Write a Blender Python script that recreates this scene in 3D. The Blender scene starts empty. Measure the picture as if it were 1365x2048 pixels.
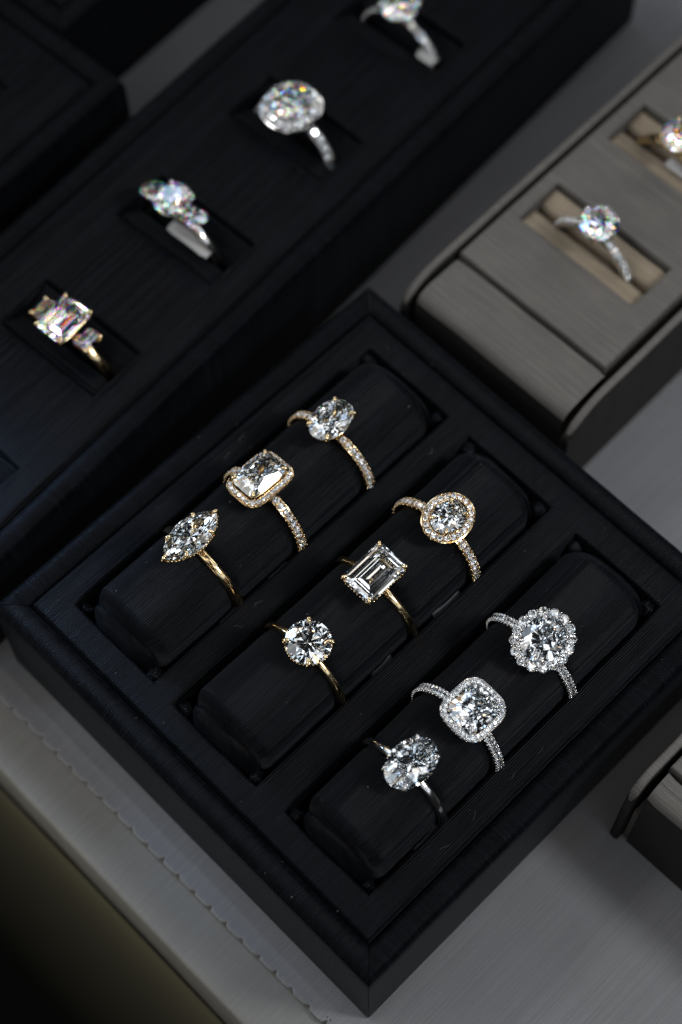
import bpy, bmesh, math, random
from mathutils import Vector, Matrix, noise as mnoise

# ------------------------------------------------------------------ set-up
S = 0.001                       # everything is modelled in millimetres
C = bpy.context.scene.collection
sc = bpy.context.scene
rnd = random.Random(7)
R = math.radians

# camera
cam_data = bpy.data.cameras.new('camera')
cam = bpy.data.objects.new('camera', cam_data); C.objects.link(cam)



def set_camera(f_px, d, el, az, roll, tx, ty):
    dirv = Vector((math.cos(el)*math.cos(az), math.cos(el)*math.sin(az), math.sin(el)))
    pos = Vector((tx, ty, 0)) + dirv*d
    fw = -dirv; rt = fw.cross(Vector((0, 0, 1))).normalized(); up = rt.cross(fw)
    c, s = math.cos(roll), math.sin(roll)
    rt, up = rt*c + up*s, up*c - rt*s
    m = Matrix((rt, up, -fw)).transposed().to_4x4()
    m.translation = pos*S
    cam.matrix_world = m
    cam_data.sensor_fit = 'VERTICAL'; cam_data.sensor_height = 36.0; cam_data.sensor_width = 24.0
    cam_data.lens = f_px/2048*36.0
    cam_data.clip_start = 0.01; cam_data.clip_end = 20
    return pos, fw
CAM_POS, CAM_FW = set_camera(3749.864, 339.0138, 1.13033, -2.33497, -0.019188, 51.70944, 58.55295)
cam_data.dof.use_dof = True
cam_data.dof.focus_distance = (Vector((40, 41, 11)) - CAM_POS).dot(CAM_FW)*S
cam_data.dof.aperture_fstop = 8.5
cam_data.dof.aperture_blades = 9
sc.camera = cam

# world: the dim room around the display case
w = bpy.data.worlds.new('World'); sc.world = w; w.use_nodes = True
w.node_tree.nodes['Background'].inputs[0].default_value = (0.86, 0.92, 1.0, 1)
w.node_tree.nodes['Background'].inputs[1].default_value = 0.012

sc.view_settings.view_transform = 'Standard'; sc.view_settings.look = 'None'
sc.view_settings.exposure = 0.0; sc.view_settings.gamma = 1.0
cy = sc.cycles
cy.max_bounces = 24; cy.transmission_bounces = 24; cy.glossy_bounces = 12; cy.diffuse_bounces = 3
cy.caustics_reflective = False; cy.caustics_refractive = False
cy.sample_clamp_indirect = 14; cy.blur_glossy = 0.0
cy.use_denoising = True
try:
    cy.denoiser = 'OPENIMAGEDENOISE'; cy.denoising_input_passes = 'RGB_ALBEDO_NORMAL'
except Exception:
    pass
cy.use_adaptive_sampling = False

# unseen area lamps: (x, y, z in mm, size mm, watts, colour, aimed at)
def lamp(x, y, z, size, watts, col, aim=(45, 45, 5), shape='DISK', size_y=None):
    d = bpy.data.lights.new('unseen_lamp', 'AREA')
    d.shape = shape if size_y is None else 'RECTANGLE'
    d.size = size*S
    if size_y is not None: d.size_y = size_y*S
    d.energy = watts; d.color = col
    o = bpy.data.objects.new('unseen_lamp', d); C.objects.link(o)
    o.location = Vector((x, y, z))*S
    dirv = (Vector(aim) - Vector((x, y, z)))
    o.rotation_euler = dirv.to_track_quat('-Z', 'Y').to_euler()
    return o
SPARK, WALL, KEY = 1.25, 3.0, 12.0
WARM, NEUT, COOL = (1.0, 0.93, 0.84), (0.95, 0.97, 1.0), (0.74, 0.86, 1.0)
def spot(x, y, z, aim, deg, watts, col, rad=75):
    d = bpy.data.lights.new('spot_lamp', 'SPOT'); d.energy = watts; d.color = col
    d.spot_size = R(deg); d.spot_blend = 1.0; d.shadow_soft_size = rad*S
    o = bpy.data.objects.new('spot_lamp', d); C.objects.link(o); o.location = Vector((x, y, z))*S
    o.rotation_euler = (Vector(aim)-Vector((x, y, z))).to_track_quat('-Z', 'Y').to_euler()
spot(330, -440, 590, (72, 8, 0), 27, KEY, NEUT)             # key pool, from the right hand side of the case
spot(-60, 470, 600, (85, 40, 0), 30, KEY*0.22, NEUT)         # second pool, from behind
AMBER, BLUE = (1.0, 0.66, 0.34), (0.45, 0.66, 1.0)  # unseen lamps below are added for sparkle and coloured flashes in the stones
for i, (az, el, size, L_, col) in enumerate([
        (10, 46, 95, 4.2, NEUT), (38, 40, 100, 4.2, WARM), (60, 37, 90, 4.0, BLUE), (88, 44, 110, 4.2, NEUT), (112, 56, 100, 4.2, NEUT),
        (135, 42, 100, 4.2, WARM), (150, 60, 110, 3.0, NEUT), (172, 50, 100, 4.0, COOL), (195, 60, 100, 3.0, NEUT), (205, 42, 60, 3.4, AMBER),
        (240, 40, 90, 2.6, NEUT), (262, 60, 100, 4.0, COOL), (290, 48, 90, 3.6, WARM), (312, 64, 100, 4.0, NEUT), (330, 40, 95, 3.8, BLUE),
        (350, 36, 95, 4.0, NEUT), (22, 26, 90, 3.4, NEUT), (72, 28, 90, 3.4, AMBER), (120, 28, 90, 3.4, COOL), (160, 27, 70, 2.6, NEUT),
        (215, 26, 60, 1.8, NEUT), (300, 27, 80, 3.0, COOL), (350, 25, 85, 3.0, NEUT), (130, 76, 70, 3.4, NEUT), (255, 80, 90, 3.4, WARM),
        (112, 34, 60, 6, BLUE), (185, 54, 60, 6, AMBER), (272, 44, 60, 6, BLUE), (128, 52, 60, 6, AMBER), (276, 52, 120, 2.4, AMBER), (94, 60, 150, 2.4, NEUT), (268, 34, 130, 2.2, COOL)]):
    dist = 720
    if i < 25 and i % 5 in (0, 2, 3): size *= 2.1; L_ *= 0.36      # broad lit panels between the small bright spots
    lamp(45+dist*math.cos(R(el))*math.cos(R(az)), 55+dist*math.cos(R(el))*math.sin(R(az)), dist*math.sin(R(el)), size, L_*9.87*(size*S/2)**2*SPARK, col)
# large dim lamps added out of view, in place of bright shop walls
for (az, el, wd, hg, L_, col) in [(75, 34, 700, 260, .34, COOL), (5, 30, 560, 240, .30, NEUT), (160, 36, 640, 260, .36, NEUT), (235, 30, 420, 200, .20, COOL), (300, 36, 520, 240, .26, WARM)]:
    dist = 860
    lamp(45+dist*math.cos(R(el))*math.cos(R(az)), 55+dist*math.cos(R(el))*math.sin(R(az)), dist*math.sin(R(el)), wd, L_*3.1416*wd*hg*S*S*WALL, col, size_y=hg)
# bluish lamp added out of view to imitate the haze at the left
spot(2, 182, 52, (6, 106, 0), 40, 0.6, (0.40, 0.62, 1.0), rad=12)
# low warm lamp added out of view to light the case front
lamp(-92, 62, -12, 44, 0.019, (1.0, 0.94, 0.78), aim=(-20, 50, -50))

# ------------------------------------------------------------------ materials
def new_mat(name):
    m = bpy.data.materials.new(name); m.use_nodes = True
    nt = m.node_tree; b = nt.nodes['Principled BSDF']
    return m, nt, b
def nd(nt, t, **k):
    n = nt.nodes.new(t)
    for a, v in k.items(): setattr(n, a, v)
    return n
def mth(nt, op, a, b=None, c=None):
    n = nd(nt, 'ShaderNodeMath', operation=op)
    for i, v in enumerate((a, b, c)):
        if v is None: continue
        if isinstance(v, (int, float)): n.inputs[i].default_value = v
        else: nt.links.new(v, n.inputs[i])
    return n.outputs[0]
def fabric(name, dark, light, pitch=0.42, bump=0.5, rough=0.55, spec=0.4, sheen=0.0, blotch=0.16, lint=0.0, breakup=1.0):
    """ribbed cloth: the threads run along U, their count along V (UV in millimetres)"""
    m, nt, b = new_mat(name); L = nt.links.new
    uv = nd(nt, 'ShaderNodeUVMap'); sp = nd(nt, 'ShaderNodeSeparateXYZ'); L(uv.outputs[0], sp.inputs[0])
    u, v = sp.outputs[0], sp.outputs[1]
    cw = nd(nt, 'ShaderNodeCombineXYZ'); L(mth(nt, 'MULTIPLY', u, 0.06), cw.inputs[0]); L(mth(nt, 'MULTIPLY', v, 0.5), cw.inputs[1])
    nw = nd(nt, 'ShaderNodeTexNoise'); nw.inputs['Scale'].default_value = 1.0; nw.inputs['Detail'].default_value = 2
    L(cw.outputs[0], nw.inputs['Vector'])
    vw = mth(nt, 'ADD', v, mth(nt, 'MULTIPLY', mth(nt, 'SUBTRACT', nw.outputs[0], 0.5), 0.22))
    ph = mth(nt, 'DIVIDE', vw, pitch)
    rib = mth(nt, 'ADD', mth(nt, 'MULTIPLY', mth(nt, 'SINE', mth(nt, 'MULTIPLY', ph, 6.28318)), 0.5), 0.5)
    idx = mth(nt, 'FLOOR', mth(nt, 'ADD', ph, 0.25))
    wn = nd(nt, 'ShaderNodeTexWhiteNoise', noise_dimensions='1D'); L(idx, wn.inputs['W'])
    cs = nd(nt, 'ShaderNodeCombineXYZ'); L(mth(nt, 'MULTIPLY', u, 0.11), cs.inputs[0]); L(mth(nt, 'MULTIPLY', idx, 3.17), cs.inputs[1])
    ns = nd(nt, 'ShaderNodeTexNoise'); ns.inputs['Scale'].default_value = 1.0; ns.inputs['Detail'].default_value = 3
    L(cs.outputs[0], ns.inputs['Vector'])
    st = nd(nt, 'ShaderNodeMapRange'); st.inputs[1].default_value = 0.38; st.inputs[2].default_value = 0.72
    L(ns.outputs[0], st.inputs[0])
    tc = nd(nt, 'ShaderNodeTexCoord')
    nb = nd(nt, 'ShaderNodeTexNoise'); nb.inputs['Scale'].default_value = 90; nb.inputs['Detail'].default_value = 4
    L(tc.outputs['Object'], nb.inputs['Vector'])
    ng = nd(nt, 'ShaderNodeTexNoise'); ng.inputs['Scale'].default_value = 4500; ng.inputs['Detail'].default_value = 2
    L(tc.outputs['Object'], ng.inputs['Vector'])
    f = mth(nt, 'MULTIPLY', mth(nt, 'POWER', rib, 1.5), mth(nt, 'ADD', 0.45, mth(nt, 'MULTIPLY', wn.outputs[0], 0.55)))
    f = mth(nt, 'MULTIPLY', f, mth(nt, 'ADD', 1-0.5*breakup, mth(nt, 'MULTIPLY', st.outputs[0], 0.8*breakup)))
    f = mth(nt, 'ADD', f, mth(nt, 'MULTIPLY', mth(nt, 'SUBTRACT', nb.outputs[0], 0.5), blotch*2))
    f = mth(nt, 'ADD', f, mth(nt, 'MULTIPLY', mth(nt, 'SUBTRACT', ng.outputs[0], 0.5), 0.5))
    mx = nd(nt, 'ShaderNodeMix', data_type='RGBA'); mx.clamp_factor = True
    L(f, mx.inputs[0]); mx.inputs[6].default_value = (*dark, 1); mx.inputs[7].default_value = (*light, 1)
    L(mx.outputs[2], b.inputs['Base Color'])
    b.inputs['Roughness'].default_value = rough; b.inputs['Specular IOR Level'].default_value = spec
    b.inputs['Sheen Weight'].default_value = sheen; b.inputs['Sheen Roughness'].default_value = 0.3; b.inputs['Sheen Tint'].default_value = (0.8, 0.9, 1.0, 1)
    bp = nd(nt, 'ShaderNodeBump'); bp.inputs['Strength'].default_value = bump; bp.inputs['Distance'].default_value = 0.00012
    hgt = mth(nt, 'ADD', mth(nt, 'MULTIPLY', rib, mth(nt, 'ADD', 0.55, mth(nt, 'MULTIPLY', wn.outputs[0], 0.45))), mth(nt, 'MULTIPLY', ng.outputs[0], 0.45))
    L(hgt, bp.inputs['Height']); L(bp.outputs[0], b.inputs['Normal'])
    return m
def metal(name, col, rough):
    m, nt, b = new_mat(name)
    b.inputs['Base Color'].default_value = (*col, 1); b.inputs['Metallic'].default_value = 1.0
    nz = nd(nt, 'ShaderNodeTexNoise'); nz.inputs['Scale'].default_value = 900; nz.inputs['Detail'].default_value = 3
    tc = nd(nt, 'ShaderNodeTexCoord'); nt.links.new(tc.outputs['Object'], nz.inputs['Vector'])
    mr = nd(nt, 'ShaderNodeMapRange'); mr.inputs[3].default_value = rough*0.85; mr.inputs[4].default_value = rough*1.15
    nt.links.new(nz.outputs[0], mr.inputs[0]); nt.links.new(mr.outputs[0], b.inputs['Roughness'])
    return m
def diamond(name, tint=(1, 1, 1), fire=0.0):
    """glass of high index; colours are bent differently where the light enters"""
    m = bpy.data.materials.new(name); m.use_nodes = True; nt = m.node_tree; nt.nodes.clear(); L = nt.links.new
    out = nd(nt, 'ShaderNodeOutputMaterial')
    def glass(col, ior):
        g = nd(nt, 'ShaderNodeBsdfGlass'); g.inputs['Color'].default_value = (*col, 1)
        g.inputs['Roughness'].default_value = 0.0; g.inputs['IOR'].default_value = ior
        return g
    if not fire:
        one = glass(tint, 2.42); L(one.outputs[0], out.inputs[0]); return m
    r, g, b = glass((tint[0], 0, 0), 2.42-fire), glass((0, tint[1], 0), 2.42), glass((0, 0, tint[2]), 2.42+fire*1.2)
    a1, a2 = nd(nt, 'ShaderNodeAddShader'), nd(nt, 'ShaderNodeAddShader')
    L(r.outputs[0], a1.inputs[0]); L(g.outputs[0], a1.inputs[1]); L(a1.outputs[0], a2.inputs[0]); L(b.outputs[0], a2.inputs[1])
    inner = glass((1, 1, 1), 2.42)
    geo = nd(nt, 'ShaderNodeNewGeometry'); mix = nd(nt, 'ShaderNodeMixShader')
    L(geo.outputs['Backfacing'], mix.inputs[0]); L(a2.outputs[0], mix.inputs[1]); L(inner.outputs[0], mix.inputs[2])
    L(mix.outputs[0], out.inputs[0])
    return m
def plain(name, col, rough=0.6, spec=0.3, noise=0.15, scale=300):
    m, nt, b = new_mat(name); L = nt.links.new
    tc = nd(nt, 'ShaderNodeTexCoord'); nz = nd(nt, 'ShaderNodeTexNoise'); nz.inputs['Scale'].default_value = scale; nz.inputs['Detail'].default_value = 4
    L(tc.outputs['Object'], nz.inputs['Vector'])
    mx = nd(nt, 'ShaderNodeMix', data_type='RGBA'); L(nz.outputs[0], mx.inputs[0])
    mx.inputs[6].default_value = (*[c*(1-noise) for c in col], 1); mx.inputs[7].default_value = (*[c*(1+noise) for c in col], 1)
    L(mx.outputs[2], b.inputs['Base Color']); b.inputs['Roughness'].default_value = rough; b.inputs['Specular IOR Level'].default_value = spec
    return m

M_BLACK = fabric('black_ribbed_cloth', (0.0005, 0.0006, 0.0009), (0.0095, 0.0112, 0.0150), pitch=0.42, bump=1.0, rough=0.36, spec=0.05, sheen=0.035)
M_ROLL = fabric('black_roll_cloth', (0.0005, 0.0006, 0.0009), (0.0110, 0.0128, 0.0170), pitch=0.40, bump=1.0, rough=0.34, spec=0.07, sheen=0.032)
M_GREY = fabric('grey_brown_cloth', (0.078, 0.0725, 0.066), (0.172, 0.158, 0.142), pitch=0.34, bump=0.45, rough=0.6, spec=0.3, blotch=0.3)
M_GREY_SHADED = fabric('shaded_grey_brown_cloth', (0.010, 0.0095, 0.009), (0.040, 0.038, 0.036), pitch=0.34, bump=0.45, rough=0.6, spec=0.2)  # grey-brown cloth with the shade of the trays' outer faces put into its colour
M_TAN = fabric('tan_foam_cloth', (0.175, 0.143, 0.102), (0.365, 0.305, 0.225), pitch=0.62, bump=0.4, rough=0.8, spec=0.2, blotch=0.2, breakup=0.4)
M_TABLE = fabric('grey_table_cloth', (0.135, 0.137, 0.143), (0.245, 0.248, 0.256), pitch=0.24, bump=0.35, rough=0.7, spec=0.25, blotch=0.14, breakup=0.45)
M_BAND = fabric('pale_grey_edge_cloth', (0.140, 0.138, 0.129), (0.215, 0.212, 0.198), pitch=0.24, bump=0.2, rough=0.7, spec=0.25, blotch=0.25)
M_OLIVE = plain('olive_lacquer', (0.115, 0.106, 0.068), rough=0.7, noise=0.12, scale=25)
M_FLOOR = plain('dark_floor', (0.012, 0.013, 0.010), rough=0.9, noise=0.2, scale=8)
M_GOLD = metal('yellow_gold', (0.85, 0.645, 0.365), 0.13)
M_SILVER = metal('white_gold', (0.74, 0.72, 0.70), 0.13)
M_DIA = diamond('diamond', (0.982, 0.993, 1.0))
M_WARMDIA = diamond('faintly_warm_diamond', (0.99, 0.997, 1.0))
M_FIRE = diamond('fiery_diamond', (0.985, 0.994, 1.0), fire=0.026)
M_TAG = plain('pale_tag_plastic', (0.40, 0.40, 0.39), rough=0.45, noise=0.06, scale=600)
M_GTAG = plain('grey_tag_plastic', (0.10, 0.104, 0.115), rough=0.35, spec=0.5, noise=0.15, scale=600)
M_LINT = plain('lint', (0.22, 0.22, 0.21), rough=0.9)

# ------------------------------------------------------------------ helpers
def link(name, me, parent=None, mat=None, loc=None, rot=None):
    o = bpy.data.objects.new(name, me); C.objects.link(o)
    if mat is not None and me is not None and not me.materials: me.materials.append(mat)
    if parent is not None: o.parent = parent
    if loc is not None: o.location = Vector(loc)*S
    if rot is not None: o.rotation_euler = rot
    return o
def tag(o, label=None, cat=None, group=None, kind=None):
    if label: o['label'] = label
    if cat: o['category'] = cat
    if group: o['group'] = group
    if kind: o['kind'] = kind
    return o
def empty(name, loc=(0, 0, 0), rot=(0, 0, 0)):
    o = bpy.data.objects.new(name, None); C.objects.link(o); o.location = Vector(loc)*S; o.rotation_euler = rot
    o.empty_display_size = 0.005
    return o
class MB:
    """collects vertices (mm), faces and per-corner UVs (mm)"""
    def __init__(s): s.v = []; s.f = []; s.uv = []
    def add(s, verts, faces, uvs=None):
        k = len(s.v); s.v += [tuple(p) for p in verts]
        for i, f in enumerate(faces):
            s.f.append([k+j for j in f]); s.uv.append(uvs[i] if uvs else [(verts[j][0], verts[j][1]) for j in f])
    def grid(s, P, UV, closed_u=False, flip=False):
        n, m = len(P), len(P[0]); k = len(s.v)
        for row in P: s.v += [tuple(p) for p in row]
        for i in range(n if closed_u else n-1):
            for j in range(m-1):
                i2 = (i+1) % n
                q = [k+i*m+j, k+i2*m+j, k+i2*m+j+1, k+i*m+j+1]
                uu = [UV[i][j], UV[i+1 if closed_u else i2][j], UV[i+1 if closed_u else i2][j+1], UV[i][j+1]]
                if flip: q.reverse(); uu.reverse()
                s.f.append(q); s.uv.append(uu)
    def tube(s, pts, rad, n=8, closed=False, flat=1.0):
        pts = [Vector(p) for p in pts]; N = len(pts); rings = []
        if not isinstance(rad, (list, tuple)): rad = [rad]*N
        prev = None
        for i, p in enumerate(pts):
            a = pts[(i-1) % N] if (closed or i > 0) else p; b = pts[(i+1) % N] if (closed or i < N-1) else p
            t = (b-a).normalized()
            if prev is None:
                ref = Vector((0, 0, 1)) if abs(t.z) < 0.9 else Vector((1, 0, 0))
                x = ref.cross(t).normalized()
            else:
                x = (prev - t*prev.dot(t)).normalized()
            prev = x; y = t.cross(x)
            rings.append([p + x*math.cos(2*math.pi*k/n)*rad[i] + y*math.sin(2*math.pi*k/n)*rad[i]*flat for k in range(n)])
        k0 = len(s.v)
        for r_ in rings: s.v += [tuple(q) for q in r_]
        for i in range(N if closed else N-1):
            for k in range(n):
                a, b = i*n+k, i*n+(k+1) % n; c, d = ((i+1) % N)*n+(k+1) % n, ((i+1) % N)*n+k
                s.f.append([k0+a, k0+b, k0+c, k0+d]); s.uv.append([(0, 0)]*4)
        if not closed:
            s.f.append([k0+k for k in range(n)][::-1]); s.uv.append([(0, 0)]*n)
            s.f.append([k0+(N-1)*n+k for k in range(n)]); s.uv.append([(0, 0)]*n)
    def ball(s, c, r, seg=8, rings=5, sc3=(1, 1, 1)):
        c = Vector(c); k = len(s.v); s.v.append(tuple(c+Vector((0, 0, r*sc3[2]))))
        for i in range(1, rings):
            a = math.pi*i/rings
            for j in range(seg):
                b = 2*math.pi*j/seg
                s.v.append((c.x+r*sc3[0]*math.sin(a)*math.cos(b), c.y+r*sc3[1]*math.sin(a)*math.sin(b), c.z+r*sc3[2]*math.cos(a)))
        s.v.append(tuple(c-Vector((0, 0, r*sc3[2]))))
        e = len(s.v)-1
        def F(*q): s.f.append(list(q)); s.uv.append([(s.v[i][0]+s.v[i][2], s.v[i][1]) for i in q])
        for j in range(seg):
            j2 = (j+1) % seg
            F(k, k+1+j, k+1+j2)
            for i in range(rings-2): F(k+1+i*seg+j, k+1+(i+1)*seg+j, k+1+(i+1)*seg+j2, k+1+i*seg+j2)
            F(k+1+(rings-2)*seg+j, e, k+1+(rings-2)*seg+j2)
    def build(s, name, mat, parent=None, smooth=True, loc=None, rot=None, auto=None):
        me = bpy.data.meshes.new(name)
        me.from_pydata([(x*S, y*S, z*S) for x, y, z in s.v], [], s.f)
        ul = me.uv_layers.new(name='UVMap'); i = 0
        flat = [c for f in s.uv for q in f for c in q]
        ul.data.foreach_set('uv', flat)
        if smooth:
            me.polygons.foreach_set('use_smooth', [True]*len(me.polygons))
            if auto is not None and hasattr(me, 'set_sharp_from_angle'): me.set_sharp_from_angle(angle=R(auto))
        me.materials.append(mat); me.update()
        return link(name, me, parent, None, loc, rot)
def wob(x, y, z, amp, sc_):
    n = mnoise.noise_vector(Vector((x*sc_, y*sc_, z*sc_+3.7)))
    return (x+n.x*amp, y+n.y*amp, z+n.z*amp)

# --------------------------------------------------- padded frame strips, panels with openings
RIM = [(0.0, -9), (0.0, -1.6), (0.12, -0.95), (0.5, -0.45), (1.2, -0.12), (2.2, 0.05), (3.1, 0.02), (3.8, -0.18), (4.35, -0.6), (4.68, -1.25), (4.8, -2.2), (4.85, -5), (4.9, -27.6)]
def rim_strip(name, origin, d, nrm, length, parent, mat=M_BLACK, prof=RIM, h=None, seg=40):
    mb = MB(); d = Vector(d); nrm = Vector(nrm); o = Vector(origin)
    P, UV = [], []
    arc = [0]
    for a, b in zip(prof, prof[1:]): arc.append(arc[-1]+math.hypot(b[0]-a[0], b[1]-a[1]))
    for k in range(seg+1):
        row, ru = [], []
        for j, (s_, z) in enumerate(prof):
            if h is not None and j == len(prof)-1: z = h
            t = -s_ + 0.07 + (length+2*s_-0.14)*k/seg
            p = o + d*t + nrm*s_
            amp = 0.10 if j < len(prof)-1 else 0.03
            e = min(k, seg-k)/3
            x, y, zz = wob(p.x, p.y, z, amp*min(1, e), 0.11)
            row.append((x, y, zz)); ru.append((arc[j], t))
        P.append(row); UV.append(ru)
    flip = d.cross(nrm).z > 0
    mb.grid(P, UV, flip=flip)
    return mb.build(name, mat, parent, auto=60)
def holed_panel(name, x0, x1, y0, y1, holes, parent, mat, z=0.0, depth=9.0, lip=0.45, step=2.5, rib_axis='x', outer_depth=None, amp=0.07):
    """sheet with rectangular openings; every edge rolls over into a wall"""
    bm = bmesh.new()
    def cuts(a, b, inner):
        base = sorted(set([a, b]+inner)); out = []
        for p, q in zip(base, base[1:]):
            n = max(1, round((q-p)/step)); out += [p+(q-p)*i/n for i in range(n)]
        return out+[b]
    xs = cuts(x0, x1, [h[i] for h in holes for i in (0, 1)]); ys = cuts(y0, y1, [h[i] for h in holes for i in (2, 3)])
    V = {}
    def vt(i, j):
        if (i, j) not in V: V[i, j] = bm.verts.new((xs[i], ys[j], z))
        return V[i, j]
    for i in range(len(xs)-1):
        for j in range(len(ys)-1):
            cx, cy_ = (xs[i]+xs[i+1])/2, (ys[j]+ys[j+1])/2
            if any(h[0] < cx < h[1] and h[2] < cy_ < h[3] for h in holes): continue
            bm.faces.new((vt(i, j), vt(i+1, j), vt(i+1, j+1), vt(i, j+1)))
    bnd = [e for e in bm.edges if e.is_boundary]
    ext = bmesh.ops.extrude_edge_only(bm, edges=bnd)
    for v in [g for g in ext['geom'] if isinstance(g, bmesh.types.BMVert)]:
        outer = v.co.x in (xs[0], xs[-1]) or v.co.y in (ys[0], ys[-1])
        v.co.z -= (outer_depth or depth) if outer else depth
    bm.normal_update()
    sel = [e for e in bnd if e.is_valid]
    bmesh.ops.bevel(bm, geom=sel, offset=lip, segments=3, profile=0.5, affect='EDGES')
    bmesh.ops.recalc_face_normals(bm, faces=bm.faces)
    uvl = bm.loops.layers.uv.new('UVMap')
    for f in bm.faces:
        n = f.normal
        for l in f.loops:
            c = l.vert.co
            if rib_axis == 'x':
                l[uvl].uv = (c.x + (c.z if abs(n.x) > .6 else 0), c.y + (-c.z if abs(n.y) > .6 else 0))
            else:
                l[uvl].uv = (c.y + (c.z if abs(n.y) > .6 else 0), c.x + (-c.z if abs(n.x) > .6 else 0))
        f.smooth = True
    for v in bm.verts:
        x, y, zz = wob(v.co.x, v.co.y, v.co.z, amp, 0.13); v.co = (x*S, y*S, zz*S)
    me = bpy.data.meshes.new(name); bm.to_mesh(me); bm.free(); me.materials.append(mat)
    if hasattr(me, 'set_sharp_from_angle'): me.set_sharp_from_angle(angle=R(60))
    return link(name, me, parent)
def box(mb, x0, x1, y0, y1, z0, z1, bev=0.0):
    v = [(x0, y0, z0), (x1, y0, z0), (x1, y1, z0), (x0, y1, z0), (x0, y0, z1), (x1, y0, z1), (x1, y1, z1), (x0, y1, z1)]
    f = [(0, 3, 2, 1), (4, 5, 6, 7), (0, 1, 5, 4), (1, 2, 6, 5), (2, 3, 7, 6), (3, 0, 4, 7)]
    uv = [[(v[i][0] + (v[i][2] if k in (3, 5) else 0), v[i][1] + (v[i][2] if k in (2, 4) else 0)) for i in q] for k, q in enumerate(f)]
    mb.add(v, f, uv)

# ------------------------------------------------------------------ cut stones
def polyhedron(planes):
    """convex solid from half spaces (n, d): n.x <= d"""
    faces = []
    P = []
    for n, d in planes:
        n = Vector(n); l = n.length
        P.append((n/l, d/l))
    for i, (n, d) in enumerate(P):
        ref = Vector((0, 0, 1)) if abs(n.z) < 0.9 else Vector((1, 0, 0))
        a = ref.cross(n).normalized(); b = n.cross(a); c = n*d
        poly = [c+a*99+b*99, c-a*99+b*99, c-a*99-b*99, c+a*99-b*99]
        for j, (m, e) in enumerate(P):
            if j == i: continue
            q = []; L_ = len(poly)
            for k in range(L_):
                p0, p1 = poly[k], poly[(k+1) % L_]; s0, s1 = p0.dot(m)-e, p1.dot(m)-e
                if s0 <= 1e-6: q.append(p0)
                if (s0 < -1e-6 and s1 > 1e-6) or (s0 > 1e-6 and s1 < -1e-6): q.append(p0.lerp(p1, s0/(s0-s1)))
            poly = q
            if len(poly) < 3: break
        if len(poly) >= 3: faces.append(poly)
    verts, fs = [], []
    def vid(p):
        for k, q in enumerate(verts):
            if (q-p).length < 2e-3: return k
        verts.append(p); return len(verts)-1
    for poly in faces:
        ids = []
        for p in poly:
            k = vid(p)
            if k not in ids: ids.append(k)
        if len(ids) >= 3: fs.append(ids)
    return verts, fs
def stone_mesh(name, planes, mat):
    v, f = polyhedron(planes)
    me = bpy.data.meshes.new(name); me.from_pydata([tuple(p*S) for p in v], [], f)
    bm = bmesh.new(); bm.from_mesh(me)
    bmesh.ops.remove_doubles(bm, verts=bm.verts, dist=1e-7); bmesh.ops.recalc_face_normals(bm, faces=bm.faces)
    bm.to_mesh(me); bm.free(); me.materials.append(mat); me.update()
    return me
def D2(t): return Vector((math.cos(t), math.sin(t)))
class Outline:
    def __init__(s, pts): s.p = [Vector(q) for q in pts]
    def sup(s, t):
        n = D2(t); b = max(s.p, key=lambda q: q.dot(n)); return b, b.dot(n)
    def loop(s, off, n):
        """n points evenly spread on the outline grown by off; with outward normals"""
        N = 360; L_ = []
        for i in range(N):
            t = 2*math.pi*i/N; p, _ = s.sup(t); L_.append((p+D2(t)*off, D2(t)))
        acc = [0]
        for i in range(N): acc.append(acc[-1]+(L_[(i+1) % N][0]-L_[i][0]).length)
        out = []; k = 0
        for j in range(n):
            t = acc[-1]*j/n
            while acc[k+1] < t: k += 1
            f = (t-acc[k])/max(1e-9, acc[k+1]-acc[k])
            p = L_[k][0].lerp(L_[(k+1) % N][0], f); nn = L_[k][1].lerp(L_[(k+1) % N][1], f).normalized()
            out.append((p, nn))
        return out, acc[-1]
def ell(a, b, n=360, e=2.0):
    o = []
    for i in range(n):
        t = 2*math.pi*i/n; c, s_ = math.cos(t), math.sin(t)
        o.append((a*math.copysign(abs(c)**(2/e), c), b*math.copysign(abs(s_)**(2/e), s_)))
    return Outline(o)
def octo(a, b, c): return Outline([(a, b-c), (a-c, b), (-a+c, b), (-a, b-c), (-a, -b+c), (-a+c, -b), (a-c, -b), (a, -b+c)])
def marquise(a, b, n=120):
    r = (a*a+b*b)/(2*b); ph = math.asin(a/r); o = []
    for sgn in (1, -1):
        for i in range(n+1):
            t = -ph+2*ph*i/n; o.append((r*math.sin(t), sgn*(r*math.cos(t)-(r-b))))
    return Outline(o)
def pear(a, b, n=240):
    o = []
    for i in range(n):
        t = 2*math.pi*i/n; o.append((a*math.cos(t), b*math.sin(t)*math.sin(t/2)**0.9*1.12))
    return Outline(o)
def isect(n1, d1, n2, d2):
    det = n1.x*n2.y-n1.y*n2.x
    return Vector(((d1*n2.y-d2*n1.y)/det, (n1.x*d2-n2.x*d1)/det))
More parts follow.
